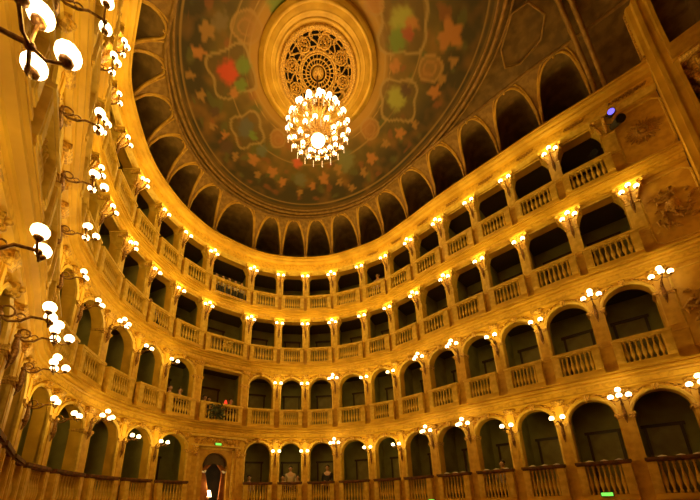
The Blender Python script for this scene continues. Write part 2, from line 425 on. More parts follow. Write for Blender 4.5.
# wall closing the ceiling space above the arch
ws = MB(); ap = arch_pts(-.7, YP + .0)
ws.grid([ap, [(x * 1.6, y, max(z, 13.9) + 3.0) for x, y, z in ap]]); struct(ws, 'wall_front', 'vault')
for nm, x0_, x1_ in (('trim_40', -7.4, -6.42), ('trim_41', 6.42, 7.4)):
    m_ = MB(); m_.box(x0_, x1_, YP - .5, YP, 0, L[5] + .02); sg = 1 if x0_ > 0 else -1
    xi = sg * 6.42; m_.box(min(xi, xi - sg * .05), max(xi, xi - sg * .05), YP - .5, YP - .42, 0, L[5]); m_.box(min(xi, xi - sg * .06), max(xi, xi - sg * .06), YP - .24, YP - .14, 0, L[5])
    struct(m_, nm, 'stone')
for nm, x0_, x1_ in (('trim_42', -7.3, -6.3), ('trim_43', 6.3, 7.3)):
    m_ = MB(); m_.box(x0_, x1_, -19.95, -19.26, 10.75, 11.6); struct(m_, nm, 'pale')
# inner stage arch, darker and set back
sa = MB(); sa.grid([arch_pts(dx, YP + dy) for dx, dy in ((-.45, -.5), (-.45, -1.1), (-.3, -1.12), (-.3, -1.4), (-.45, -1.45), (-.45, -2.4))]); struct(sa, 'ceiling_stage_arch', 'vault', True)
for sx in (-1, 1):
    t = thing('proscenium_column', (sx * 6.82, -19.72, L[3]), 0, 'fluted gilded column with leafy capital beside the proscenium ' + ('on the far side' if sx > 0 else 'on the near side'), 'column', 'proscenium columns')
    n = 48; rows = []
    for z_, r_ in ((0, .36), (.3, .36), (3.9, .31)):
        rows.append([((r_ - .03 * (i % 4 == 0)) * math.cos(2 * PI * i / n), (r_ - .03 * (i % 4 == 0)) * math.sin(2 * PI * i / n), z_) for i in range(n)])
    MB().grid(rows, closed_u=True).build('shaft', 'shaft', t)
    MB().box(-.42, .42, -.42, .42, -.3, .0).build('base', 'stone', t)
    cp = MB(); cp.lathe([(.33, 3.9), (.37, 3.95), (.33, 4.0), (.34, 4.4), (.46, 4.9), (.46, 5.0)], 16)
    for ring in range(2):
        for i in range(8):
            a = 2 * PI * (i + ring * .5) / 8; z_ = 4.0 + ring * .4
            cp.tube([((.34) * math.cos(a), .34 * math.sin(a), z_), (.42 * math.cos(a), .42 * math.sin(a), z_ + .3), (.54 * math.cos(a), .54 * math.sin(a), z_ + .45), (.58 * math.cos(a), .58 * math.sin(a), z_ + .36)], [.09, .10, .07, .04], 6)
    cp.box(-.5, .5, -.5, .5, 5.0, 5.14); cp.build('capital', 'gilt', t, True)
    en = MB(); en.box(-.55, .55, -.6, .6, 5.14, 5.75); en.build('entablature_block', 'shaft', t)
# stage side walls and curtain
for sx, nm in ((-1, 'wall_stage_left'), (1, 'wall_stage_right')):
    m_ = MB(); m_.box(sx * 7.35 - .1, sx * 7.35 + .1, -21.4, YP - .02, 0, 18.2); struct(m_, nm, 'stone')
    for z_ in (L[2], L[3], L[4]):
        t_ = MB(); t_.box(sx * 7.2 - .15, sx * 7.2 + .15, -21.2, YP - .5, z_ - .45, z_); t_.box(sx * 7.12 - .14, sx * 7.12 + .14, -21.2, YP - .5, z_ - .14, z_)
        struct(t_, 'trim_%d' % (23 + int(z_)), 'stone')
m_ = MB(); m_.box(-7.2, 7.2, -21.5, YP, 18.0, 18.2); struct(m_, 'ceiling_stage', 'vault')
cu = MB(); rows = []
for z_ in (0, 6, 12, 18): rows.append([(-7 + 14 * i / 200, -21.3 + .12 * math.sin(i * .9), z_) for i in range(201)])
cu.grid(rows); o = cu.build('stage_curtain', 'velvet', None, True); tag(o, 'red velvet stage curtain closing the stage behind the proscenium', 'curtain')

# ------------------------------------------------------------------ boxes
def local(k):
    a, b = pil(k), pil(k + 1); m_ = (a + b) / 2; t = (b - a).normalized()
    return m_, math.atan2(t.y, t.x), (b - a).length
def frame_mesh(W, z0, z1, outline, y0, y1):
    """front wall with an opening: outline runs from the lower left corner of the opening over the top to the lower right"""
    mb = MB(); n = len(outline)
    outer = []
    zt = outline[n // 2][1]
    for i, (x, z) in enumerate(outline):
        t = i / (n - 1)
        per = [(-W / 2, z0), (-W / 2, z1), (W / 2, z1), (W / 2, z0)]
        hh = z1 - z0; tot = 2 * hh + W; d = t * tot
        if d <= hh: q = (-W / 2, z0 + d)
        elif d <= hh + W: q = (-W / 2 + d - hh, z1)
        else: q = (W / 2, z1 - (d - hh - W))
        outer.append(q)
    # keep the corners sharp
    def snap(cx, cz):
        j = min(range(n), key=lambda i: abs(outer[i][0] - cx) + abs(outer[i][1] - cz)); outer[j] = (cx, cz)
    snap(-W / 2, z1); snap(W / 2, z1)
    F_ = [(x, y0, z) for x, z in outline]; G_ = [(x, y0, z) for x, z in outer]; B_ = [(x, y1, z) for x, z in outline]
    mb.grid([G_, F_, B_])
    return mb
def arch_outline(hw, z0, zs, n=18):
    return [(-hw, z0), (-hw, (z0 + zs) / 2)] + [(-hw * math.cos(PI * i / n), zs + hw * math.sin(PI * i / n)) for i in range(n + 1)] + [(hw, (z0 + zs) / 2), (hw, z0)]
def shoulder_outline(hw, z0, z1, r=.2, n=6):
    pts = [(-hw, z0), (-hw, (z0 + z1) / 2)]
    for i in range(n + 1):
        a = PI / 2 * i / n; pts.append((-hw + r * (1 - math.cos(a)) , z1 - r + r * math.sin(a)))
    m_ = [(-x, z) for x, z in reversed(pts)]
    return pts + [(0, z1)] + m_
def baluster_mesh():
    p = [(.032, 0), (.032, .05), (.018, .07), (.022, .10), (.040, .18), (.046, .25), (.036, .34), (.020, .42), (.016, .48), (.024, .52), (.024, .545), (.016, .57), (.030, .60), (.032, .64)]
    me = MB().lathe(p, 8).mesh('baluster', True); me.materials.append(M['pale']); return me
BAL = baluster_mesh()
CACHE = {}
def balustrade(par, W, tier, royal):
    key = (round(W, 2), tier, royal)
    b = bpy.data.objects.new('balustrade', None); COL.objects.link(b); b.parent = par; b.location = (0, -.075, 0)
    H = .88 if tier > 1 else 1.03
    pw = .19
    if key not in CACHE:
        top = MB(); top.box(-W / 2 - .02, W / 2 + .02, -.13, .11, H - .07, H); top.box(-W / 2 - .0, W / 2 + .0, -.10, .09, H - .11, H - .07)
        low = MB(); low.box(-W / 2, W / 2, -.09, .09, 0, .15); low.box(-W / 2 - .01, W / 2 + .01, -.11, .10, 0, .06)
        pds = []
        for sx in (-1, 1):
            pd = MB(); x = sx * (W / 2 - pw / 2)
            pd.box(x - pw / 2, x + pw / 2, -.105, .09, .15, H - .11)
            pd.box(x - pw / 2 + .035, x + pw / 2 - .035, -.118, -.09, .2, H - .17)
            pds.append(pd.mesh('pedestal'))
        ms = [top.mesh('handrail'), low.mesh('plinth')] + pds
        for i, m_ in enumerate(ms): m_.materials.append(M['rail' if (i == 0 and tier == 1) else 'pale' if i != 1 else 'stone'])
        CACHE[key] = ms
    ms = CACHE[key]
    link('handrail', ms[0], b); link('plinth', ms[1], b); link('pedestal', ms[2], b); link('pedestal', ms[3], b)
    n = 7 if W < 1.4 else 11
    span = W - 2 * pw
    for i in range(n):
        x = -span / 2 + span * (i + .5) / n
        o = link('baluster', BAL, b, (x, 0, .15)); o.scale = (1.15, 1.15, (H - .11 - .15) / .64)
    return b
def make_box(k, tier):
    m_, rz, Wc = local(k); royal = (k == -1); z0 = L[tier]
    n_ = k + 1 if k >= 0 else -1 - k      # distance in bays from the royal box
    sh = {1: 'arched lowest-tier box', 2: 'arched second-tier box', 3: 'square-headed third-tier box', 4: 'low square-headed top-tier box'}[tier]
    if royal:
        lab = {2: 'wide square royal box above the curtained doorway', 3: 'wide third-tier centre box directly above the royal box', 4: 'wide top-tier centre box with a row of spectators at its rail'}[tier]
    else: lab = '%s, %s from the centre %s' % (sh, ORD[n_], side(k))
    t = thing('theatre_box', (m_.x, m_.y, z0), rz, lab, 'theatre box', 'theatre boxes of the ' + TIER[tier])
    hz = L[tier + 1] - z0
    pwid = .36 if tier < 3 else .30
    W = Wc + .02; hw = (Wc - pwid) / 2
    top = hz - .5 if tier < 4 else hz - .80
    if royal and tier == 2: out = shoulder_outline(hw, 0, top - .15, .03); nm = 'wall_front'
    elif tier <= 2: zs = top - .14 - hw; out = arch_outline(hw, 0, zs)
    else: out = shoulder_outline(hw, 0, top - .03, .2)
    f = frame_mesh(W, 0, top, out, .12, .42); f.build('front_wall', 'stone', t)
    # moulding round the opening
    N = len(out); fo = []; wd = .085 if tier < 3 else .05
    for i, (x, z) in enumerate(out):
        a = out[max(i - 1, 0)]; b = out[min(i + 1, N - 1)]; dx, dz = b[0] - a[0], b[1] - a[1]; l = math.hypot(dx, dz) or 1
        fo.append((x - dz / l * wd * 1, z + dx / l * wd))
    mb = MB()
    mb.grid([[(x, .121, z) for x, z in fo], [(x, .06, z) for x, z in fo], [((x * .4 + p * .6), .045, (z * .4 + q * .6)) for (x, z), (p, q) in zip(out, fo)], [(x, .075, z) for x, z in out], [(x, .16, z) for x, z in out]])
    mb.build('archivolt' if tier < 3 else 'surround', 'pale', t)
    if tier < 3 and not royal:      # keystone scroll and carved spandrels
        ks = MB(); zc = out[N // 2][1]
        ks.taper(.10, .12, .16, .16, zc - .03, zc + .15, 0, .06); ks.sphere(.05, (0, -.03, zc + .10), 8, 5); ks.sphere(.035, (0, -.01, zc + .0), 8, 5)
        ks.build('keystone', 'gilt', t, True)
        for sx in (-1, 1):
            sp = MB(); sp.tube([(sx * (hw + .10) * math.cos(a) * 1.03, .125, zs + (hw + .16) * math.sin(a)) for a in [.2 + .2 * j for j in range(6)]] + [(sx * (Wc / 2 - .16), .125, top - .17)], .02, 5)
            for i in range(5):
                a = (.15 + .16 * i) * PI / 2
                sp.sphere(.04 + .012 * (i % 2), (sx * (hw + .10) * math.cos(a) * 1.03, .11, zs + (hw + .16) * math.sin(a) * 1.0), 6, 4)
            sp.sphere(.07, (sx * (Wc / 2 - .16), .115, top - .17), 8, 4)
            sp.build('spandrel_carving', 'gilt', t, True)
    elif tier >= 3 or royal:
        pn = MB(); pn.box(-hw + .2, hw - .2, .09, .13, top - .02, top + .0) if tier >= 3 else pn.box(-hw, hw, .085, .125, top - .11, top - .03)
        pn.build('lintel_band', 'frieze', t)
    # interior: local coordinates of the partitions
    def loc(sv, off):
        p = curve(sv) + inward(sv) * off - m_; c_, s_2 = math.cos(-rz), math.sin(-rz)
        return (p.x * c_ - p.y * s_2, p.x * s_2 + p.y * c_)
    A, B = loc(k, -.42), loc(k + 1, -.42); A2, B2 = loc(k, -1.7), loc(k + 1, -1.7)
    A = (A[0] + .03, A[1]); A2 = (A2[0] + .03, A2[1]); B = (B[0] - .03, B[1]); B2 = (B2[0] - .03, B2[1])
    zt = top + .1; fl_ = .0
    def quad(p, q, z_0, z_1): return MB().add([(p[0], p[1], z_0), (q[0], q[1], z_0), (q[0], q[1], z_1), (p[0], p[1], z_1)], [(0, 1, 2, 3)])
    quad(A, A2, fl_, zt).build('side_wall', 'boxwall', t); quad(B2, B, fl_, zt).build('side_wall', 'boxwall', t)
    quad(A2, B2, fl_, zt).build('back_wall', 'boxwall', t)
    MB().add([(A[0], A[1], zt), (B[0], B[1], zt), (B2[0], B2[1], zt), (A2[0], A2[1], zt)], [(0, 1, 2, 3)]).build('box_ceiling', 'boxceil', t)
    MB().add([(A[0], .1, .02), (B[0], .1, .02), (B2[0], B2[1], .02), (A2[0], A2[1], .02)], [(0, 1, 2, 3)]).build('box_floor', 'boxfloor', t)
    # door in the back wall
    yb = (A2[1] + B2[1]) / 2; dw = .36; dh = 2.02
    d = MB(); d.box(-dw, dw, yb - .05, yb - .01, 0.02, dh); d.box(-dw + .08, dw - .08, yb - .065, yb - .04, .25, .95); d.box(-dw + .08, dw - .08, yb - .065, yb - .04, 1.1, dh - .12)
    dr = d.build('door', 'boxdoor', t)
    d = MB(); d.box(-dw - .07, -dw, yb - .08, yb - .01, .02, dh + .07); d.box(dw, dw + .07, yb - .08, yb - .01, .02, dh + .07); d.box(-dw - .12, dw + .12, yb - .10, yb - .01, dh, dh + .09)
    d.build('door_frame', 'boxtrim', t)
    if tier == 4 and not royal: pass
    balustrade(t, Wc - pwid + (.10 if tier > 2 else .06), tier, royal)
    return t
for tier in (1, 2, 3, 4):
    for k in range(-12, 11):
        if tier == 1 and k == -1: continue
        make_box(k, tier)

# ------------------------------------------------------------------ end panels with carved medallions (between last box and the proscenium)
def panel(k, tier):
    m_, rz, Wc = local(k); z0 = L[tier]; hz = L[tier + 1] - z0; top = hz - .5 if tier < 4 else hz - .80
    wd = MB(); wd.box(-Wc / 2 - .01, Wc / 2 + .01, .10, .4, 0, top)
    t = thing('medallion_panel', (m_.x, m_.y, z0), rz, {4: 'wall panel carved with a round sunburst medallion', 3: 'wall panel carved with a shield of musical trophies', 2: 'carved stucco panel in the second tier beside the proscenium', 1: 'carved stucco panel in the lowest tier beside the proscenium'}[tier] + (' on the near wall' if k < 0 else ' on the far wall'), 'wall panel', 'panels beside the proscenium')
    wd.build('field', 'shaft', t)
    fr = MB(); x = Wc / 2 - .10; za, zb = .2, top - .15; zm = .16
    pts = [(-x + zm, .09, za), (x - zm, .09, za), (x, .09, za + zm), (x, .09, zb - zm), (x - zm, .09, zb), (-x + zm, .09, zb), (-x, .09, zb - zm), (-x, .09, za + zm)]
    pts = [(p_[0] + (.10 if k > 0 else -.10), p_[1], p_[2]) for p_ in pts]; fr.tube(pts, .028, 5, closed=True); fr.build('frame_moulding', 'pale', t)
    c = (.10 if k > 0 else -.10, (za + zb) / 2); md = MB(); R_ = .43
    rnd = random.Random(tier)
    if tier == 4:
        for i in range(28):
            a = 2 * PI * i / 28; r1 = R_ * (1.0 if i % 2 else .86)
            md.tube([(c[0] + .12 * math.cos(a), .05, c[1] + .16 * math.sin(a)), (c[0] + r1 * math.cos(a), .085, c[1] + r1 * 1.05 * math.sin(a))], [.034, .014], 5)
        md.tube([(c[0] + .13 * math.cos(2 * PI * i / 20), .07, c[1] + .13 * math.sin(2 * PI * i / 20)) for i in range(20)], .03, 6, closed=True)
        md.sphere(.09, (c[0], .09, c[1]), 10, 6)
    else:
        for i in range(46):
            a = 2 * PI * rnd.random(); rr = R_ * math.sqrt(rnd.random()); dx_, dz_ = rr * math.cos(a), rr * 1.55 * math.sin(a)
            b = a + rnd.uniform(-1, 1); ln = rnd.uniform(.08, .18)
            md.tube([(c[0] + dx_, .08, c[1] + dz_), (c[0] + dx_ + ln * .5 * math.cos(b), .0, c[1] + dz_ + ln * .5 * math.sin(b)), (c[0] + dx_ + ln * math.cos(b + .5), .08, c[1] + dz_ + ln * math.sin(b + .5))], [.04, .055, .015], 5)
        md.sphere(.17, (c[0], .09, c[1]), 10, 6, 1.5)
    md.build('medallion', 'oldgold', t, True)
for tier in (1, 2, 3, 4):
    panel(11, tier); panel(-13, tier)

# ------------------------------------------------------------------ pilasters
WIDE = {0, 3, 6, 7, 10, 11, -1, -4, -7, -8, -11, -12}
def pil_parts(tier, wide):
    hz = L[tier + 1] - L[tier]; top = hz - .5 if tier < 4 else hz - .80
    w_ = .40 if wide else .31
    if tier >= 3: w_ = .33 if wide else .24
    out = []
    pd = MB(); ph = .88
    pd.box(-w_ / 2 - .03, w_ / 2 + .03, .0, .42, 0, .12); pd.box(-w_ / 2, w_ / 2, .03, .42, .12, ph - .08); pd.box(-w_ / 2 - .02, w_ / 2 + .02, .01, .42, ph - .08, ph)
    out.append(('pedestal', pd, 'shaft', False))
    zc = top - (.62 if tier >= 3 else 0)
    shf = MB()
    if tier < 3:
        Wc = 1.45; zs = top - .14 - (Wc - .36) / 2
        shf.box(-w_ / 2 + .02, w_ / 2 - .02, .05, .42, ph, zs); shf.box(-w_ / 2 + .08, w_ / 2 - .08, .035, .06, ph + .1, zs - .12)
        out.append(('shaft', shf, 'shaft', False))
        im = MB(); im.box(-w_ / 2 - .03, w_ / 2 + .03, -.0, .42, zs - .06, zs + .02); im.box(-w_ / 2, w_ / 2, .02, .42, zs - .12, zs - .06)
        out.append(('impost', im, 'gilt', False))
        up_ = MB(); ww = w_ * .36; up_.box(-ww, ww, .055, .42, zs + .02, top); up_.box(-ww * .6, ww * .6, .035, .06, zs + .1, top - .16)
        out.append(('upper_strip', up_, 'stone', False))
        cp = MB(); cp.taper(ww * 2, .12, ww * 2.9, .24, top - .16, top, 0, .06)
        for sx in (-1, 1): cp.tube([(sx * ww * 1.15, -.03, top - .05), (sx * ww * 1.15, .12, top - .05)], .045, 8)
        out.append(('capital', cp, 'gilt', True))
    else:
        shf.box(-w_ / 2, w_ / 2, .03, .42, ph, zc); shf.box(-w_ / 2 + .07, w_ / 2 - .07, .015, .04, ph + .08, zc - .08)
        out.append(('shaft', shf, 'pale', False))
        cp = MB(); w2 = w_ + .34 if wide else w_ + .24
        cp.box(-w_ / 2 - .02, w_ / 2 + .02, .0, .42, zc - .04, zc)
        n = 8; prev = None
        for i in range(n):
            t0, t1 = i / n, (i + 1) / n
            g = lambda t: w_ + (w2 - w_) * t ** 1.8
            h = lambda t: .36 + .22 * t ** 1.6
            cp.taper(g(t0), h(t0), g(t1), h(t1), zc + (top - zc - .08) * t0, zc + (top - zc - .08) * t1, 0, .42 - h((t0 + t1) / 2) / 2 - .02)
        cp.box(-w2 / 2 - .02, w2 / 2 + .02, -.22, .4, top - .08, top)
        out.append(('capital', cp, 'pale', False))
        lf = MB()
        for sx in (-1, 1):
            lf.tube([(sx * w2 * .42, -.24, top - .15), (sx * w2 * .42, .1, top - .15)], .07, 10)
            lf.tube([(sx * w_ * .4, .0, zc + .05), (sx * w_ * .5, -.06, zc + .18), (sx * w2 * .42, -.16, top - .2)], [.03, .045, .03], 6)
        lf.tube([(0, .0, zc + .02), (0, -.08, zc + .2), (0, -.2, top - .2), (0, -.28, top - .16)], [.03, .06, .05, .03], 6)
        lf.sphere(.06, (0, -.2, top - .12), 8, 5)
        out.append(('acanthus_carving', lf, 'gilt', True))
    res = []
    for nm, mb, m_, sm in out:
        me = mb.mesh(nm, sm); me.materials.append(M[m_]); res.append((nm, me))
    return res
PC = {}
for tier in (1, 2, 3, 4):
    for k in range(-12, 12):
        wide = k in WIDE; key = (tier, wide)
        if key not in PC: PC[key] = pil_parts(tier, wide)
        p = pil(k); t_ = tang(k)
        if k == 12: t_ = (pil(12) - pil(11)).normalized()
        if k == -13: t_ = (pil(-12) - pil(-13)).normalized()
        n_ = k + 1 if k >= 0 else -k
        if tier == 1 and k in (-1, 0):
            pass
        t = thing('pilaster', (p.x, p.y, L[tier]), math.atan2(t_.y, t_.x),
                  '%s %s stucco pilaster, %s from the centre %s' % ('broad' if wide else 'narrow', TIER[tier].replace(' ', '-'), ORD[n_], side(k)), 'pilaster', 'pilasters of the ' + TIER[tier])
        for nm, me in PC[key]: link(nm, me, t)

# ------------------------------------------------------------------ wall lamps
def globe_mesh(r):
    me = MB().sphere(r, (0, 0, 0), 12, 8).mesh('globe', True); me.materials.append(M['globe']); return me
GL = globe_mesh(.068)
def lamp_parts(kind, tier):
    arm_len = .44 if tier <= 2 else .30
    parts = []
    bp = MB()   # long torch shaped back plate
    bp.tube([(0, .02, -.62), (0, -.02, -.50), (0, -.03, -.34), (0, -.02, -.15), (0, -.02, .0)], [.008, .035, .05, .03, .02], 8)
    bp.sphere(.045, (0, -.02, -.1), 8, 5); bp.sphere(.05, (0, -.01, -.42), 8, 5)
    parts.append(('back_plate', bp))
    ar = MB()
    yb = -arm_len
    if tier <= 2:
        ar.tube([(0, -.02, -.12), (0, -.10, -.16), (0, -.20, -.13), (0, -.28, -.05), (0, yb, -.04)], .016, 6)
        ar.tube([(0, -.08 + .065 * math.cos(a * .5), -.04 + .065 * math.sin(a * .5)) for a in range(13)], .013, 5)
        ar.tube([(0, -.20 + .04 * math.cos(a * .55), -.075 + .04 * math.sin(a * .55)) for a in range(11)], .010, 5)
        ar.sphere(.03, (0, yb, -.05), 8, 5)
    else:
        ar.tube([(0, -.02, -.34), (0, -.10, -.32), (0, -.22, -.22), (0, yb + .02, -.10), (0, yb, -.02)], .017, 6)
        ar.tube([(0, -.11 + .05 * math.cos(a * .5), -.2 + .05 * math.sin(a * .5)) for a in range(12)], .011, 5)
        ar.sphere(.028, (0, yb, -.05), 8, 5)
    parts.append(('arm', ar))
    if kind == 2: gp = [(-.14, yb, .06), (.14, yb, .06)]
    elif tier >= 3: gp = [(-.17, yb + .02, .05), (.17, yb + .02, .05), (0, yb - .05, .15)]
    else: gp = [(-.19, yb + .02, .05), (.19, yb + .02, .05), (0, yb, .22), (0, yb - .16, .03)]
    br = MB()
    for x, y, z in gp:
        if abs(x) + abs(y - yb) > .01:
            br.tube([(0, yb, -.05), (x * .5, yb + (y - yb) * .5, -.10), (x, y, -.05), (x, y, z - .06)], .011, 5)
        else: br.tube([(0, yb, -.05), (0, yb, z - .06)], .011, 5)
        br.lathe([(.012, z - .10), (.035, z - .075), (.04, z - .055)], 8, x, y)
    parts.append(('branches', br))
    res = []
    for nm, mb in parts:
        me = mb.mesh(nm, True); me.materials.append(M['bronze']); res.append((nm, me))
    return res, gp
LZ = {1: L[1] + 2.62, 2: L[2] + 2.25, 3: L[3] + 2.12, 4: L[4] + 1.98}
LC = {}
PLD = bpy.data.lights.new('lamp_glow', 'POINT'); PLD.energy = SCONCE_W; PLD.color = LIGHT_COL; PLD.shadow_soft_size = .09
for tier in (1, 2, 3, 4):
    for k in range(-12, 12):
        kind = 3 if k in WIDE else 2; key = (kind, tier > 2)
        if tier == 1 and k in (-1, 0): continue
        if tier == 2 and k in (-1, 0): continue
        if tier == 4 and k in (11, -12): continue
        if key not in LC: LC[key] = lamp_parts(kind, tier)
        parts, gp = LC[key]; p = pil(k); t_ = tang(k); n_ = k + 1 if k >= 0 else -k
        w_ = ORD[n_]
        t = thing('wall_lamp', (p.x, p.y, LZ[tier]), math.atan2(t_.y, t_.x),
                  '%s-globe %s wall lamp, %s pilaster from centre %s' % ({2: 'two', 3: 'three', 4: 'four'}[len(gp)], TIER[tier].replace(' ', '-'), w_, side(k)), 'wall lamp', 'wall lamps of the ' + TIER[tier])
        for nm, me in parts: link(nm, me, t)
        for g in gp: link('globe', GL, t, g)
        if tier <= 2 and kind == 2: t.location.z -= {1: .33, 2: .2}[tier]
        l = link('lamp_glow', PLD, t, (0, -.5, .24))

# ------------------------------------------------------------------ gallery arcade under the ceiling
def cove(v):     # v 0 at pier spring .. 1 at the crown ring : (off, z)
    a = v * PI / 2; return (-.02 + 1.20 * (1 - math.cos(a)), 14.55 + (ZR - 14.55) * math.sin(a))
for k in range(-12, 11):
    m_, rz, Wc = local(k); n_ = k + 1 if k >= 0 else -1 - k
    t = thing('gallery_arch', (m_.x, m_.y, L[5]), rz, 'upper gallery vault arch, %s from the centre %s' % (ORD[n_], side(k)) if k != -1 else 'widest vault arch of the dark upper gallery above the royal box', 'vault arch', 'gallery vault arches')
    mw = t.matrix_basis.copy() if False else Matrix.Translation((m_.x, m_.y, L[5])) @ Matrix.Rotation(rz, 4, 'Z'); inv = mw.inverted()
    def Lc(sv, off, z): return tuple(inv @ Vector(C(sv, off, z)))
    NS, NV = 20, 8
    web = MB(); rows = [[] for _ in range(NV + 1)]; rib = []; rib2 = []; e1 = []; e2 = []; e3 = []
    for i in range(NS + 1):
        x = -math.cos(PI * i / NS) if 0 < i < NS else (-1 + 2 * (i > 0)); pw = .07
        xx = min(abs(x) / (1 - pw), 1); vm = .03 + .95 * math.sqrt(max(1 - ((xx + .12) / 1.12) ** 2.6, 0)) if xx < 1 else 0
        sv = k + .5 + x / 2
        for j in range(NV + 1):
            v = vm + (1 - vm) * j / NV; o_, z_ = cove(v); rows[j].append(Lc(sv, o_, z_))
        o_, z_ = cove(vm); rib.append(Lc(sv, o_ + .01, z_)); q_ = cove(min(vm + .13 * (1 - abs(x)) + .0, 1)); rib2.append(Lc(k + .5 + x / 2 * .99 + (.03 * x if abs(x) < .9 else 0), q_[0] + .03, q_[1])); e1.append(Lc(sv, o_, z_)); e2.append(Lc(sv, o_ * .3 - .7, z_ + .12)); e3.append(Lc(sv, -1.72, z_ + .1))
    web.grid(rows); web.build('spandrel', 'rib', t, True)
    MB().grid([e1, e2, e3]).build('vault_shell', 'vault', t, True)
    MB().tube(rib, .045, 6).build('rib', 'shaft', t, True)
    MB().tube(rib2, .028, 5).build('rib', 'shaft', t, True)
    MB().tube([Lc(k + .5, cove(.93)[0] + .0, cove(.93)[1]), Lc(k + .5, 1.19, ZR - .02)], .04, 6).build('crown_boss', 'gilt', t, True)
for nm, a_, b_ in (('wall_gallery_left', -13, -12), ('wall_gallery_right', 11, 12)):
    struct(MB().grid([[C(a_ + (b_ - a_) * i / 8, *cove(j / 8)) for i in range(9)] for j in range(9)]).grid([[C(a_ + (b_ - a_) * i / 8, -.02, z_) for i in range(9)] for z_ in (L[5] - .1, 14.55)]), nm, 'vault', True)
for k in range(-13, 13):
    p = pil(k); t_ = tang(k); n_ = k + 1 if k >= 0 else -k
    t = thing('gallery_pier', (p.x, p.y, L[5]), math.atan2(t_.y, t_.x), 'slender upper gallery pier, %s from the centre %s' % (ORD[n_], side(k)), 'pier', 'gallery piers')
    w_ = .20 if k in WIDE else .13
    if k in WIDE and ('pier', 1) not in PC or ('pier', w_) not in PC:
        a = MB(); a.box(-w_ / 2 - .04, w_ / 2 + .04, -.12, .14, 0, .07); a.box(-w_ / 2 - .02, w_ / 2 + .02, -.10, .12, .07, .10)
        b = MB(); b.box(-w_ / 2, w_ / 2, -.06, .10, .10, .30)
        c = MB(); c.taper(w_ + .02, .18, w_ + .12, .24, .30, .42, 0, .02)
        r_ = []
        for nm, mb in (('base', a), ('shaft', b), ('capital', c)):
            me = mb.mesh(nm); me.materials.append(M['rib']); r_.append((nm, me))
        PC[('pier', w_)] = r_
    for nm, me in PC[('pier', w_)]: link(nm, me, t)
# a low rail along the gallery
g_ = MB(); g_.tube([C(KA + (KB - KA) * i / 150, -.35, L[5] + .75) for i in range(151)], .02, 5)
o = g_.build('gallery_rail', 'black', None, True); tag(o, 'thin dark metal rail running behind the upper gallery piers', 'rail')

# ------------------------------------------------------------------ curtained doorway under the royal box
m_, rz, Wc = local(-1)
t = thing('doorway_portal', (m_.x, m_.y, 0), rz, 'tall stucco doorway portal with carved frieze below the royal box', 'doorway')
H1 = L[2] - .5
a = MB()
for sx in (-1, 1):
    x0_, x1_ = sorted((sx * .80, sx * 1.07)); a.box(x0_, x1_, .06, .45, 0, 4.02); a.box(x0_ + .05, x1_ - .05, .03, .08, .3, 3.8)
a.box(-1.07, 1.07, .12, .45, 4.02, H1); a.build('piers', 'shaft', t)
a = MB(); a.box(-1.1, 1.1, -.02, .13, 4.02, 4.08); a.box(-1.14, 1.14, -.06, .13, 4.40, H1); a.build('cornice', 'pale', t)
a = MB(); a.box(-1.04, 1.04, .06, .13, 4.08, 4.40)
for i in range(15):
    x = -.94 + 1.88 * i / 14; a.tube([(x - .06, .05, 4.16), (x, .01, 4.24 + .05 * (i % 2)), (x + .06, .05, 4.32)], [.02, .045, .02], 6)
a.build('carved_frieze', 'frieze', t)
for sx in (-1, 1):
    a = MB(); a.taper(.16, .16, .22, .24, 3.62, 4.0, sx * .90, .04); a.tube([(sx * .90 - .08, -.06, 3.94), (sx * .90 + .08, -.06, 3.94)], .06, 8); a.sphere(.06, (sx * .90, -.04, 3.7), 8, 5); a.build('console', 'gilt', t, True)
fr = frame_mesh(1.62, 0, 4.02, arch_outline(.52, 0, 3.28), .16, .4); fr.build('door_surround', 'shaft', t)
a = MB()
for x0_, x1_ in ((-.80, -.70), (.70, .80)): a.box(x0_, x1_, .09, .2, 0, 3.98)
a.box(-.80, .80, .09, .2, 3.90, 3.99); a.build('door_moulding', 'pale', t)
a = MB(); a.box(-.9, .9, 1.6, 1.65, 0, 4.0); a.box(-.9, -.86, .42, 1.6, 0, 4.0); a.box(.86, .9, .42, 1.6, 0, 4.0); a.box(-.9, .9, .42, 1.65, 3.95, 4.0); a.build('lobby', 'gallery', t)
ct = thing('door_curtain', (m_.x, m_.y, 0), rz, 'orange brown silk curtains tied back with white cords in the doorway below the royal box', 'curtain')
for sx in (-1, 1):
    rows = []
    for j in range(15):
        z_ = 3.5 * (1 - j / 14) + .02; u = abs(z_ - 2.9) / 2.9
        wd = .14 + (.34 if sx < 0 else .12) * min(1, abs(z_ - 3.0) / 1.6) ** .8
        if z_ > 3.0: wd = .14 + .36 * min(1, (z_ - 3.0) / .45)
        rows.append([(sx * (.50 - wd * i / 16), .30 + .035 * math.sin(i * 2.1), z_) for i in range(17)])
    a = MB().grid(rows); a.build('drape', 'curtain', ct, True)
    b = MB(); b.tube([(sx * .52, .22, 3.02), (sx * .44, .2, 2.97), (sx * .34, .24, 3.05)], .035, 6); b.sphere(.055, (sx * .40, .2, 3.0), 8, 5); b.build('tieback', 'white', ct, True)
va = MB(); va.grid([[(.5 * math.cos(PI * i / 20), .26 + .02 * (i % 2), 3.28 + .5 * math.sin(PI * i / 20)) for i in range(21)], [(.46 * math.cos(PI * i / 20), .24, 3.12 + .2 * math.sin(PI * i / 20) + .03 * math.cos(i * 1.2)) for i in range(21)]])
va.build('valance', 'boxtrim', ct, True)
def loc2(k, x, y, z):
    mm, r_, _ = local(k); return (mm.x + x * math.cos(r_) - y * math.sin(r_), mm.y + x * math.sin(r_) + y * math.cos(r_), z), r_
p_, r_ = loc2(-1, -.10, .40, .95)
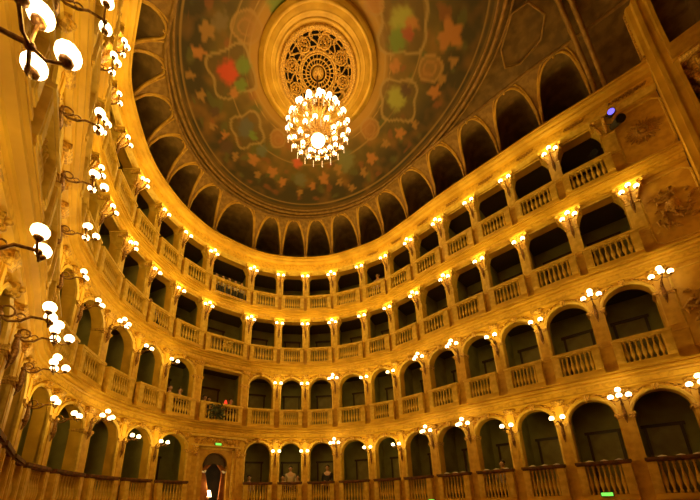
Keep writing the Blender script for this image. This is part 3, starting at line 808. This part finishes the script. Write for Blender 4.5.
t = thing('lobby_lamp', (p_[0], p_[1], 0), r_, 'small bright lamp glowing low behind the doorway curtain', 'lamp')
MB().lathe([(.14, 0), (.14, .03), (.02, .06), (.02, 2.05)], 12).build('stand', 'bronze', t, True)
MB().lathe([(.13, 2.0), (.08, 2.25), (.001, 2.26)], 14).build('shade', 'globe', t, True)
lg = bpy.data.lights.new('lobby_glow', 'POINT'); lg.energy = 10; lg.color = (1, .6, .25); lg.shadow_soft_size = .1
link('lobby_glow', lg, t, (0, -.16, 2.45))
# ------------------------------------------------------------------ exit signs
def exit_sign(x, y, z, r, label):
    t = thing('exit_sign', (x, y, z), r, label, 'exit sign', 'green exit signs')
    MB().box(-.14, .14, -.05, .0, -.055, .055).build('housing', 'black', t); MB().box(-.125, .125, -.058, -.048, -.043, .043).build('lit_panel', 'green', t)
exit_sign(m_.x, m_.y + .02, 4.13, rz, 'small green lit exit sign above the curtained doorway')
for k_, x_ in ((5, .55), (9, -.05)):
    p_, r_ = loc2(k_, x_, -.16, L[1] + (.16 if k_ == 9 else .1)); exit_sign(*p_, r_, {5: 'small green lit exit sign under the sixth lowest-tier box', 9: 'small green lit exit sign under the tenth lowest-tier box'}[k_] + ' toward the medallions')
# ------------------------------------------------------------------ carved arms on the centre balustrades
def arms(k, tier, x, m1, label, r=.26, dark=True):
    p_, r_ = loc2(k, x, -.20, L[tier] + .5); t = thing('coat_of_arms', p_, r_, label, 'coat of arms')
    sh = MB(); sh.lathe([(.001, -.07), (r * .5, -.05), (r * .62, .0)], 16, mx=Matrix.Rotation(PI / 2, 4, 'X')); fix(sh.build('shield', m1, t, True))
    lf = MB(); rn = random.Random(3)
    for i in range(22):
        a = 2 * PI * i / 22; q = r * (.62 + .2 * (i % 2)); b = a + rn.uniform(-.5, .5)
        lf.tube([(q * .6 * math.cos(a), .0, q * .6 * math.sin(a)), (q * 1.2 * math.cos(b), -.05, q * 1.2 * math.sin(b)), (q * 1.5 * math.cos(b + .3), .0, q * 1.5 * math.sin(b + .3))], [.02, .045, .012], 5)
    lf.build('leaf_scrolls', m1, t, True)
arms(-1, 2, -.25, 'leaf', 'dark carved leafy coat of arms on the royal box balustrade', .36)
arms(-1, 3, .0, 'pale', 'pale carved coat of arms on the third-tier centre balustrade', .2)
# ------------------------------------------------------------------ carved garlands on the main frieze
for k_ in range(4, 12):
    p_ = curve(k_ + .5); t_ = tang(k_ + .5); big = k_ == 11
    t = thing('frieze_garland', (p_.x, p_.y, L[5] - .44), math.atan2(t_.y, t_.x), 'carved dark gold garland on the main frieze, %s from centre toward the medallions' % ORD[k_ + 1], 'carved garland', 'garlands on the main frieze')
    g_ = MB(); n_ = 11 if big else 7; w_ = .45 if big else .26
    g_.tube([(-w_ + 2 * w_ * i / 24, -.085, .03 * math.sin(i * 1.6)) for i in range(25)], .022, 5)
    for i in range(n_):
        x = -w_ + 2 * w_ * i / (n_ - 1); h = (.10 if big else .08) * (1 - abs(x / w_) * .5)
        g_.tube([(x, -.075, -h), (x + .03, -.13, 0), (x, -.075, h)], [.014, .04, .014], 5)
    g_.build('leaves', 'oldgold', t, True)
# raised panel frames on the cove beside the proscenium
for sx, q_ in ((1, 0), (-1, 1)):
    pts_ = [unproj(a, b, 16.2) for a, b in ((512, 14), (501, 50), (505, 68), (520, 64), (541, 40), (545, 14), (528, 2))]
    struct(MB().tube([(sx * p.x, p.y, 16.2) for p in pts_], .035, 5, closed=True), 'trim_%d' % (44 + q_), 'rib', True)
# ------------------------------------------------------------------ stage spotlights
def spot(pos, rot, lens, label, s=1):
    t = thing('stage_spotlight', pos, rot, label, 'spotlight', 'stage spotlights')
    mx = Matrix.Rotation(math.radians(115), 4, 'X') @ Matrix.Scale(s, 4)
    MB().lathe([(.05, -.2), (.10, -.18), (.12, 0), (.12, .16), (.14, .22), (.14, .24)], 14, mx=mx, cap=False).build('housing', 'black', t, True)
    MB().lathe([(.001, .235), (.12, .235)], 14, mx=mx).build('lens', lens, t)
    MB().tube([(-.16 * s, 0, 0), (-.16 * s, .1, .14 * s), (0, .16, .18 * s), (.16 * s, .1, .14 * s), (.16 * s, 0, 0)], .014, 5).build('yoke', 'black', t, True)
p11 = pil(11); t11 = tang(11); r11 = math.atan2(t11.y, t11.x)
spot((6.62, -17.62, 13.32), r11, 'blue', 'black spotlight with a violet blue lens below the main cornice', .75)
spot((6.60, -17.66, 12.84), r11 + .5, 'black', 'unlit black spotlight hanging directly below the violet blue one', 1.0)
p_, r_ = loc2(10, .30, -.12, L[4] + 1.12); spot(p_, r_, 'black', 'black spotlight clamped on the top-tier box rail beside the medallions', .8)
for k_, x_, z_ in ((2, -.05, 1.05), (3, .0, 1.05)):  # glowing tubes stand in for streaks of reflected fluorescent light
    p_, r_ = loc2(k_, x_, 1.3, L[5] + z_)
    t = thing('gallery_reflection_streak', p_, r_, 'thin white reflection streak in the dark upper gallery, %s arch from centre toward the medallions' % ORD[k_ + 1], 'reflection streak', 'gallery reflection streaks')
    MB().box(-.42, .42, -.02, .04, .02, .06).build('housing', 'black', t); MB().tube([(-.4, 0, 0), (.4, 0, 0)], .018, 8).build('tube', 'tube', t)
for k_, x_, z_ in ((6, .1, .42), (7, .0, .40), (8, .1, .40), (9, -.1, .40)):
    p_, r_ = loc2(k_, x_, .35, L[5] + z_)
    spot(p_, r_, 'blue', 'small black spotlight with pale blue lens in the upper gallery, %s arch toward the medallions' % ORD[k_ + 1], .5)
# ------------------------------------------------------------------ people
def skin_mesh(name, joints, edges, m, parent, sub=1):
    me = bpy.data.meshes.new(name); me.from_pydata([j[:3] for j in joints], edges, []); me.materials.append(M[m])
    o = link(name, me, parent)
    md = o.modifiers.new('skin', 'SKIN'); md.use_smooth_shade = True
    sv = me.skin_vertices[0].data if me.skin_vertices else None
    if sv is None:
        bpy.context.view_layer.objects.active = o; sv = me.skin_vertices[0].data
    for i, j in enumerate(joints): sv[i].radius = (j[3], j[4] if len(j) > 4 else j[3]); sv[i].use_root = (i == 0)
    md2 = o.modifiers.new('smooth', 'SUBSURF'); md2.levels = sub; md2.render_levels = sub
    return o
def person(pos, rot, top, label, seated=False, group=None, look=0):
    t = thing('person', pos, rot, label, 'person', group)
    hip = .92 if not seated else .50
    J = [(0, 0, hip, .15, .11), (0, 0, hip + .25, .14, .10), (0, .0, hip + .47, .16, .10), (0, 0, hip + .58, .055), (0, -.015, hip + .66, .058), (0, -.02, hip + .74, .085, .095), (0, -.015, hip + .81, .07, .08)]
    E_ = [(0, 1), (1, 2), (2, 3), (3, 4), (4, 5), (5, 6)]
    cl = [(0, 0, hip - .02, .165, .125), (0, 0, hip + .25, .155, .115), (0, 0, hip + .46, .17, .115), (0, 0, hip + .54, .09, .08)]; ce = [(0, 1), (1, 2), (2, 3)]
    tr = [(0, 0, hip, .16, .12)]; te = []
    for sx in (-1, 1):
        b = len(J)
        if seated: ar = [(sx * .19, 0, hip + .47), (sx * .23, -.10, hip + .24), (sx * .17, -.30, hip + .20), (sx * .15, -.36, hip + .20)]
        else: ar = [(sx * .19, 0, hip + .47), (sx * .24, .02, hip + .22), (sx * .23, -.12, hip + .02), (sx * .22, -.17, hip - .03)]
        for q, r_ in zip(ar, (.055, .042, .028, .032)): J.append((*q, r_))
        E_ += [(2, b), (b, b + 1), (b + 1, b + 2), (b + 2, b + 3)]
        h = ar[3]
        for f in range(5):
            c = len(J); ox = (f - 1.5) * .018 if f < 4 else -sx * .03; ln = (.06, .07, .065, .05, .04)[f]
            J.append((h[0] + ox * 1.2, h[1] - .03, h[2] - .005, .011)); J.append((h[0] + ox * 1.5, h[1] - .03 - ln * .6, h[2] - .02, .009)); J.append((h[0] + ox * 1.5, h[1] - .02 - ln, h[2] - .05, .007))
            E_ += [(b + 3, c), (c, c + 1), (c + 1, c + 2)]
        c = len(cl)
        for q, r_ in zip(ar[:3], (.07, .055, .04)): cl.append((*q, r_))
        ce += [(2, c), (c, c + 1), (c + 1, c + 2)]
        b = len(J); lg_ = [(sx * .09, 0, hip - .08), (sx * .10, -.40, hip - .03), (sx * .10, -.42, .10), (sx * .10, -.42, .05), (sx * .11, -.55, .035)] if seated else [(sx * .09, 0, hip - .1), (sx * .095, -.02, .50), (sx * .10, .0, .12), (sx * .10, 0, .05), (sx * .11, -.15, .035)]
        for q, r_ in zip(lg_, (.085, .06, .04, .04, .035)): J.append((*q, r_))
        E_ += [(0, b), (b, b + 1), (b + 1, b + 2), (b + 2, b + 3), (b + 3, b + 4)]
        c = len(tr)
        for q, r_ in zip(lg_[:3], (.10, .075, .06)): tr.append((*q, r_))
        te += [(0, c), (c, c + 1), (c + 1, c + 2)]
    skin_mesh('body', J, E_, 'skin', t, 2)
    skin_mesh('jacket', cl, ce, top, t, 2); skin_mesh('trousers', tr, te, 'suit', t, 2)
    z_ = hip + .76
    hr = MB(); hr.sphere(.098, (0, .015, z_ + .02), 12, 8, 1.1); hr.build('hair', 'hair', t, True)
    fc = MB(); fc.sphere(.07, (0, -.06, z_ - .035), 10, 7, 1.25); fc.tube([(0, -.125, z_ + .0), (0, -.15, z_ - .04), (0, -.125, z_ - .055)], [.008, .014, .01], 5)
    for sx in (-1, 1): fc.sphere(.02, (sx * .09, .0, z_ - .02), 6, 4)
    fc.build('face', 'skin', t, True)
    ey = MB(); [ey.sphere(.011, (sx * .028, -.122, z_), 6, 4) for sx in (-1, 1)]; ey.box(-.02, .02, -.135, -.128, z_ - .085, z_ - .078); ey.build('eyes', 'hair', t)
    return t
def in_box(k, tier, x, y, top, label, seated=True, grp=None):
    p_, r_ = loc2(k, x, y, L[tier] + .02)
    if seated:
        c = thing('box_chair', p_, r_, 'small dark chair under the ' + label.replace('person', 'spectator'), 'chair', 'box chairs'); c['label'] = ' '.join(c['label'].split()[:16])
        MB().box(-.2, .2, -.2, .2, .38, .43).build('seat', 'velvet', c); MB().box(-.19, .19, .19, .22, .43, .85).build('backrest', 'velvet', c)
        for ax in (-.17, .17):
            for ay in (-.17, .17): MB().box(ax - .015, ax + .015, ay - .015, ay + .015, 0, .38).build('leg', 'boxtrim', c)
    return person(p_, r_, top, label, seated, grp)
in_box(1, 1, .02, .62, 'shirt', 'person in a cream top standing in the second arched box from the doorway', False)
in_box(1, 1, -.34, .50, 'suit', 'person in dark clothes seated beside the standing one, nearer the doorway')
in_box(1, 1, .36, .50, 'suit', 'person in dark clothes seated beside the standing one, away from the doorway')
in_box(2, 1, .22, .55, 'suit', 'lone person in dark clothes standing in the third arched box from the doorway', False)
in_box(0, 1, -.3, .55, 'shirt', 'person in a pale top seated in the arched box next to the doorway')
in_box(4, 4, .0, .5, 'white', 'lone person in a white top standing in a top-tier box', False)
in_box(7, 1, .05, .5, 'shirt', 'person in a pale top seated in the eighth lowest-tier box')
in_box(-3, 3, -.25, .35, 'shirt', 'person in a pale top at the third-tier rail along the near wall')
in_box(-3, 3, .25, .5, 'suit', 'person in dark clothes in the third-tier box along the near wall')
for q, x in enumerate((-.25, .2)): in_box(-2, 2, x, .4, 'suit', 'person in dark clothes in the arched box beside the royal box, ' + ('away from it' if q == 0 else 'closest to it'))
for q, x in enumerate((-.55, -.3)): in_box(-1, 2, x, .6 + .2 * q, 'suit', ('front' if q == 0 else 'back') + ' person in dark clothes seated inside the royal box')
in_box(-1, 2, .62, .5, 'suit', 'person in dark clothes seated beside the red lamp in the royal box')
for q, x in enumerate((-.66, -.33, 0, .33, .66)): in_box(-1, 4, x, .30, 'white' if q != 0 else 'shirt', 'person in a white top, %s along the top-tier centre rail' % ORD[q + 1], True, 'spectators at the top-tier centre rail')
p_, r_ = loc2(-1, .32, .35, L[2] + .02)
t = thing('red_table_lamp', p_, r_, 'small red shaded lamp glowing inside the royal box', 'lamp')
MB().lathe([(.1, 0), (.1, .02), (.015, .05), (.015, .98)], 10).build('stand', 'bronze', t, True); MB().lathe([(.11, .95), (.04, 1.2), (.001, 1.2)], 12).build('lamp_shade', 'redlamp', t, True)
# folded programmes lying on the velvet rails
pmesh = MB().box(-.09, .09, -.06, .06, 0, .012).add([(-.09, -.06, .012), (.09, -.06, .012), (.09, .06, .012), (-.09, .06, .012), (0, -.05, .05), (0, .05, .05)], [(0, 1, 4), (1, 2, 5, 4), (2, 3, 5), (3, 0, 4, 5)]).mesh('programme'); pmesh.materials.append(M['white'])
for k_ in (6, 7, 8, 9, 10):
    for q, x in enumerate((-.28, .05, .36)):
        p_, r_ = loc2(k_, x, -.05, L[1] + 1.031)
        o = link('programme', pmesh, None, p_, r_ + .3 * (q - 1)); tag(o, 'white folded programme on the %s lowest-tier velvet rail toward the medallions, %s of three' % (ORD[k_ + 1], ORD[q + 1]), 'programme', 'programmes on the velvet rails')
# ------------------------------------------------------------------ chandelier
CHZ = 14.65
ch = thing('chandelier', (0, -10.85, CHZ), 0, 'huge crystal chandelier crowded with white globes hanging from the ceiling rosette', 'chandelier')
st = MB(); st.tube([(0, 0, .8), (0, 0, zg - CHZ)], .035, 8); st.build('stem', 'bronze', ch)
bd = MB(); bd.lathe([(.001, -.95), (.08, -.9), (.22, -.7), (.12, -.5), (.16, -.3), (.3, -.1), (.16, .1), (.1, .4), (.2, .6), (.08, .8), (.04, .9)], 16); bd.build('central_body', 'gilt', ch, True)
for r_, z_ in ((1.02, -.25), (.80, .25), (.46, .68)):
    MB().tube([(r_ * math.cos(2 * PI * i / 40), r_ * math.sin(2 * PI * i / 40), z_) for i in range(40)], .025, 6, closed=True).build('hoop', 'gilt', ch, True)
MB().lathe([(.001, -.98), (.10, -.96), (.19, -.89), (.24, -.80), (.25, -.74)], 20).build('glass_bowl', 'chglobe', ch, True)
CG = MB().sphere(.085, n=12, m=8).mesh('globe', True); CG.materials.append(M['chglobe'])
BRM = {}
for (r_, z_, n, off) in ((1.08, -.22, 20, 0), (1.0, .05, 14, .2), (.82, .42, 14, .1), (.48, .80, 9, 0), (.62, -.50, 10, .15)):
    am = MB(); am.tube([(.12, 0, z_ - .15), (r_ * .5, 0, z_ - .28), (r_ * .85, 0, z_ - .22), (r_, 0, z_ - .1)], .018, 5); am.lathe([(.02, z_ - .12), (.05, z_ - .09)], 8, r_, 0)
    ame = am.mesh('arm', True); ame.materials.append(M['gilt'])
    dmb = MB()
    for d in range(4):
        dmb.lathe([(.004, z_ - .13 - d * .085), (.019, z_ - .17 - d * .085), (.004, z_ - .215 - d * .085)], 5, r_, 0)
    dme = dmb.mesh('crystal_strand', False); dme.materials.append(M['crystal'])
    for i in range(n):
        a = 2 * PI * i / n + off
        o = link('arm', ame, ch, (0, 0, 0), a)
        o = link('globe', CG, ch, (r_ * math.cos(a), r_ * math.sin(a), z_))
        o = link('crystal_strand', dme, ch, (0, 0, 0), a + PI / n)
cl = bpy.data.lights.new('chandelier_glow', 'POINT'); cl.energy = CHAND_W; cl.color = (1, .63, .14); cl.shadow_soft_size = 1.15
link('chandelier_glow', cl, ch, (0, 0, 0))
